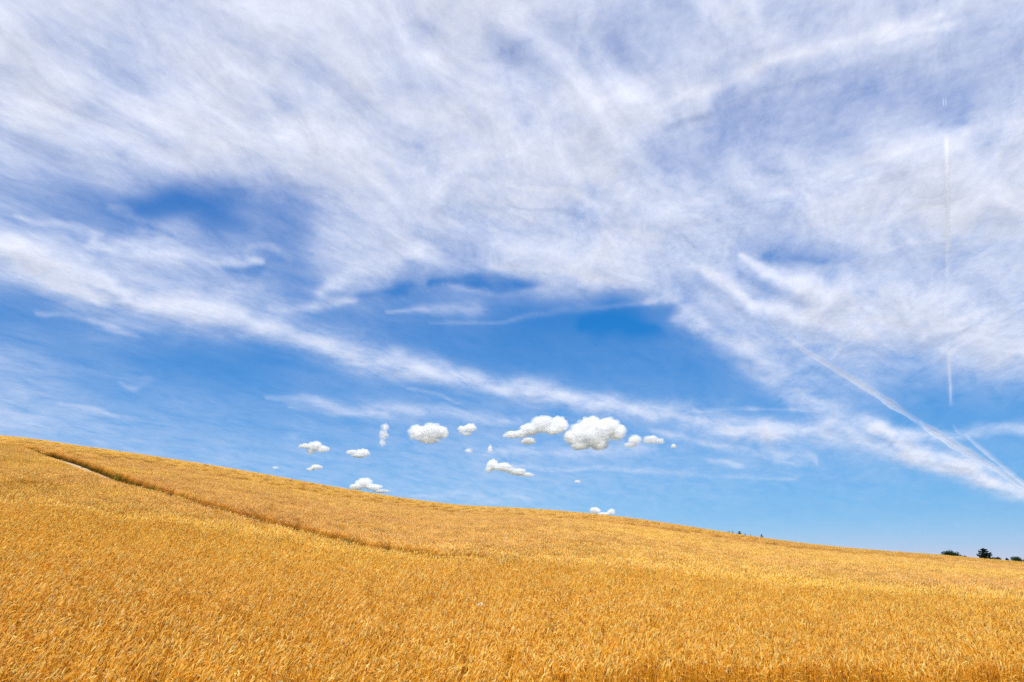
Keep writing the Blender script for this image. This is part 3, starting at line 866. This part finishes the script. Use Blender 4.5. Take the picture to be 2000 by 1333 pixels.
# ------------------------------------------------------------------ trees beyond the brow
def leaf_material(name, cols):
    m, nt = new_mat(name)
    out = N(nt, "ShaderNodeOutputMaterial"); b = N(nt, "ShaderNodeBsdfPrincipled"); tr = N(nt, "ShaderNodeBsdfTranslucent")
    geo = N(nt, "ShaderNodeNewGeometry")
    c = ramp(nt, geo.outputs["Random Per Island"], [(0.0, cols[0]), (0.6, cols[1]), (1.0, cols[2])])
    nt.links.new(c, b.inputs["Base Color"]); nt.links.new(c, tr.inputs["Color"]); b.inputs["Roughness"].default_value = 0.7
    b.inputs["Specular IOR Level"].default_value = 0.2
    mx = N(nt, "ShaderNodeMixShader"); mx.inputs[0].default_value = 0.2
    nt.links.new(b.outputs[0], mx.inputs[1]); nt.links.new(tr.outputs[0], mx.inputs[2]); nt.links.new(mx.outputs[0], out.inputs["Surface"])
    return m
M_BROAD = leaf_material("broad_leaves", [(0.012, 0.028, 0.008), (0.022, 0.045, 0.012), (0.045, 0.075, 0.02)])
M_NEEDLE = leaf_material("needles", [(0.006, 0.016, 0.008), (0.012, 0.026, 0.012), (0.02, 0.036, 0.018)])
M_PALE = leaf_material("pale_leaves", [(0.05, 0.07, 0.025), (0.09, 0.10, 0.04), (0.13, 0.13, 0.06)])
M_BARK, _nt = new_mat("bark")
_o = N(_nt, "ShaderNodeOutputMaterial"); _b = N(_nt, "ShaderNodeBsdfPrincipled"); _n = N(_nt, "ShaderNodeTexNoise"); _n.inputs["Scale"].default_value = 6
_nt.links.new(ramp(_nt, _n.outputs[0], [(0.35, (0.03, 0.022, 0.016)), (0.7, (0.09, 0.065, 0.045))]), _b.inputs["Base Color"])
_b.inputs["Roughness"].default_value = 0.9; _nt.links.new(_b.outputs[0], _o.inputs["Surface"])

class Geo:
    def __init__(self): self.v = []; self.f = []
    def limb(self, a, b, ra, rb, sides=6):
        d = (b - a).normalized(); s, w = frame(d); o = len(self.v)
        for p, r in ((a, ra), (b, rb)):
            for k in range(sides):
                an = 2 * math.pi * k / sides; self.v.append(p + s * (r * math.cos(an)) + w * (r * math.sin(an)))
        self.f += [(o + k, o + (k + 1) % sides, o + sides + (k + 1) % sides, o + sides + k) for k in range(sides)]
    def leaf(self, p, d, n, ln, wd):
        s = d.cross(n).normalized(); o = len(self.v)
        self.v += [p, p + d * ln * .5 + s * wd, p + d * ln, p + d * ln * .5 - s * wd]; self.f.append((o, o + 1, o + 2, o + 3))
def rv(r): return Vector((r.gauss(0, 1), r.gauss(0, 1), r.gauss(0, 1))).normalized()

def broad_tree(name, cat, label, px, top_py, half_w, Y, mat, seed, flat=1.0, group="trees beyond the brow of the field"):
    r = random.Random(seed)
    u, t = bearing(px, top_py); u = float(u); X = u * Y
    z0 = float(ground_z(X, Y)); H = float(t) * Y - z0; W = half_w / FPX * Y
    root = empty(name, (X, Y, z0 - 0.1)); tag(root, label, cat, group)
    tr = Geo(); cr = Geo()
    fork = Vector((r.uniform(-.3, .3), r.uniform(-.3, .3), H * 0.34))
    tr.limb(Vector((0, 0, -0.3)), fork, 0.03 * H, 0.021 * H, 9)
    cz = H - W * 0.95 * flat
    lobes = []
    for k in range(13):
        a = r.uniform(0, 6.28); q_ = r.uniform(0.25, 0.72); e = r.uniform(-0.55, 0.62)
        c = Vector((math.cos(a) * W * q_, math.sin(a) * W * q_, cz + e * W * flat * 0.9))
        lobes.append((c, W * r.uniform(0.26, 0.42)))
    lobes.append((Vector((r.uniform(-.15, .15) * W, 0, H - W * 0.34)), W * 0.33))
    for c, rad in lobes:
        mid = fork.lerp(c, 0.55) + Vector((0, 0, 0.05 * H))
        tr.limb(fork, mid, 0.012 * H, 0.008 * H); tr.limb(mid, c, 0.008 * H, 0.003 * H)
        for _ in range(420):
            d = rv(r); p = c + d * rad * (r.random() ** 0.33) * r.uniform(0.8, 1.12)
            cr.leaf(p, rv(r), rv(r), rad * r.uniform(0.16, 0.30), rad * r.uniform(0.06, 0.12))
    obj("trunk", mesh_from("trunk", [tuple(v) for v in tr.v], tr.f, True), M_BARK, root)
    obj("crown", mesh_from("crown", [tuple(v) for v in cr.v], cr.f), mat, root)

def conifer(name, label, px, top_py, half_w, Y, seed, whorls=15, group="trees beyond the brow of the field", vis=0.45, low=0.42):
    r = random.Random(seed)
    u, t = bearing(px, top_py); u = float(u); X = u * Y
    z0 = float(ground_z(X, Y)); H = float(t) * Y - z0; W = half_w / FPX * Y
    root = empty(name, (X, Y, z0 - 0.1)); tag(root, label, "conifer", group)
    tr = Geo(); cr = Geo()
    tr.limb(Vector((0, 0, -0.3)), Vector((0, 0, H * 0.97)), 0.02 * H, 0.004 * H, 8)
    for k in range(whorls):
        f = k / (whorls - 1)                        # 0 at the lowest whorl
        z = H * (0.18 + 0.78 * f)
        frac = (H - z) / (H * vis)
        L = W * min(1.0, low + (1.07 - low) * frac) * r.uniform(0.85, 1.1) if frac < 1 else W * r.uniform(0.95, 1.15)
        for j in range(7):
            a = 2 * math.pi * (j + r.uniform(-.25, .25)) / 7 + k * 0.7
            d = Vector((math.cos(a), math.sin(a), 0)); ln = L * r.uniform(0.75, 1.1)
            p = Vector((0, 0, z)); pts = [p]
            for i in range(4):
                p = p + (d + Vector((0, 0, -0.12 + 0.22 * i))).normalized() * (ln / 4); pts.append(p)
            for i in range(4):
                tr.limb(pts[i], pts[i + 1], 0.004 * H * (1 - i / 5), 0.004 * H * (1 - (i + 1) / 5), 4)
                for _ in range(26):
                    q_ = pts[i].lerp(pts[i + 1], r.random())
                    nd = (d * r.uniform(0.3, 1.2) + rv(r) * 0.8 + Vector((0, 0, 0.35))).normalized()
                    cr.leaf(q_, nd, rv(r), ln * r.uniform(0.18, 0.34), ln * r.uniform(0.04, 0.08))
    for _ in range(40):
        cr.leaf(Vector((0, 0, H * r.uniform(0.9, 0.97))), (rv(r) + Vector((0, 0, 1.2))).normalized(), rv(r), W * 0.3, W * 0.05)
    obj("trunk", mesh_from("trunk", [tuple(v) for v in tr.v], tr.f, True), M_BARK, root)
    obj("crown", mesh_from("crown", [tuple(v) for v in cr.v], cr.f), M_NEEDLE, root)

TR = 290.0
broad_tree("broadleaf_tree", "tree", "wide round-crowned dark green tree behind the brow, left of the tall conifer", 1855, 1075.5, 20, TR, M_BROAD, 1, 0.75)
broad_tree("shrub", "shrub", "tiny bare-topped shrub tip just right of the wide round-crowned tree", 1876.5, 1084.5, 3.5, TR + 6, M_BROAD, 2)
broad_tree("shrub", "shrub", "small dark shrub top, second right of the wide round-crowned tree", 1883.5, 1084.5, 4, TR + 2, M_BROAD, 3)
conifer("conifer_tree", "tall dark conifer with upswept branches standing over the brow", 1920, 1071.5, 15, TR, 4)
broad_tree("broadleaf_tree", "tree", "pale olive bushy treetop beside the right foot of the tall conifer", 1940, 1087.5, 7.5, TR + 8, M_PALE, 5)
broad_tree("broadleaf_tree", "tree", "small dark treetop just right of the pale olive one", 1948.5, 1087, 6, TR + 3, M_BROAD, 6)
broad_tree("broadleaf_tree", "tree", "small round green treetop standing alone left of the broad pair at the right edge", 1966.5, 1089, 4, TR, M_BROAD, 7)
broad_tree("broadleaf_tree", "tree", "broad lumpy dark treetop close to the right edge", 1985, 1086, 13, TR + 4, M_BROAD, 8, 0.85)
broad_tree("broadleaf_tree", "tree", "dark treetop cut off by the right edge of the view", 2001, 1091, 6, TR + 2, M_BROAD, 9)
far_tips = "distant treetops peeping over the middle of the skyline"
conifer("conifer_tree", "thin faint conifer tip, leftmost of the distant row on the skyline", 1423.5, 1035.2, 4.5, 350, 11, 26, far_tips, 0.22, 0.1)
conifer("conifer_tree", "second conifer tip from the left in the distant row on the skyline", 1430.5, 1035.5, 4.5, 350, 12, 26, far_tips, 0.22, 0.1)
conifer("conifer_tree", "widest conifer tip in the left half of the distant row on the skyline", 1444, 1036, 9, 350, 13, 26, far_tips, 0.22, 0.1)
conifer("conifer_tree", "small narrow tip right of the widest one in the distant row", 1455, 1040, 4.5, 350, 14, 26, far_tips, 0.22, 0.1)
conifer("conifer_tree", "lowest flat tip in the distant row, barely clearing the wheat", 1465, 1042.5, 6, 350, 15, 26, far_tips, 0.22, 0.1)
conifer("conifer_tree", "separate pointed conifer tip at the right end of the distant row", 1487, 1042, 7.5, 350, 16, 26, far_tips, 0.22, 0.1)

# ------------------------------------------------------------------ weeds along the track and a pale flower in the wheat
M_WEED = leaf_material("weed_green", [(0.10, 0.12, 0.012), (0.18, 0.19, 0.02), (0.30, 0.27, 0.04)])
def weed(label, px, seed, hgt=0.5):
    r = random.Random(seed)
    u = float(bearing(px, np.interp(px, far_px[:, 0], far_px[:, 1]))[0]); Y = float(track_far(u)) - 0.30; X = u * Y
    g = Geo()
    for _ in range(42):
        b0 = Vector((r.uniform(-.28, .28), r.uniform(-.12, .12), 0)); d = (Vector((0, 0, 1)) + rv(r) * 0.28).normalized()
        h = hgt * r.uniform(0.6, 1.1)
        g.leaf(b0, d, rv(r), h, 0.016)
        for _ in range(4): g.leaf(b0 + d * h * r.uniform(.3, .95), (rv(r) + Vector((0, 0, .5))).normalized(), rv(r), r.uniform(.06, .14), .016)
    o = obj("weed", mesh_from("weed", [tuple(v) for v in g.v], g.f), M_WEED); o.location = (X, Y, float(ground_z(X, Y)))
    tag(o, label, "weed", "green weeds along the far edge of the track")
weed("dark green weed clump beside the track at the lower end of the bare earth", 231, 1, 0.62)
weed("tallest yellow-green weed clump halfway along the dark wall of stalks", 358, 2, 0.66)
weed("low green weed between the two bigger clumps on the left of the stalk wall", 300, 3, 0.5)
weed("green weed near the right end of the dark wall of stalks", 675, 4, 0.5)
weed("rightmost green weed where the track closes up", 771, 5, 0.55)

fu_, fy_ = depth_at(937.0, 1188.0); fu_ = float(fu_); fy_ = float(fy_)
zf = float(ground_z(fu_ * fy_, fy_))
fl = empty("wildflower", (fu_ * fy_, fy_, zf)); tag(fl, "pale white wildflower head standing out in the near wheat", "flower")
M_PETAL, _nt = new_mat("petal")
_o = N(_nt, "ShaderNodeOutputMaterial"); _b = N(_nt, "ShaderNodeBsdfPrincipled"); _b.inputs["Base Color"].default_value = (0.72, 0.6, 0.4, 1); _b.inputs["Roughness"].default_value = 0.7
_nt.links.new(_b.outputs[0], _o.inputs["Surface"])
g = Geo(); g.limb(Vector((0, 0, 0)), Vector((0.02, 0, 0.66)), 0.004, 0.003)
obj("stem", mesh_from("stem", [tuple(v) for v in g.v], g.f), M_WEED, fl)
g = Geo(); _r = random.Random(3)
for k in range(26):
    d = (Vector((0, 0, 1)) + rv(_r) * 0.75).normalized(); tip = Vector((0.02, 0, 0.62)) + d * 0.085
    g.limb(Vector((0.02, 0, 0.64)), tip, 0.0012, 0.001, 3)
    for _ in range(7): g.leaf(tip, rv(_r), rv(_r), 0.022, 0.008)
obj("flower_head", mesh_from("flower_head", [tuple(v) for v in g.v], g.f), M_PETAL, fl)
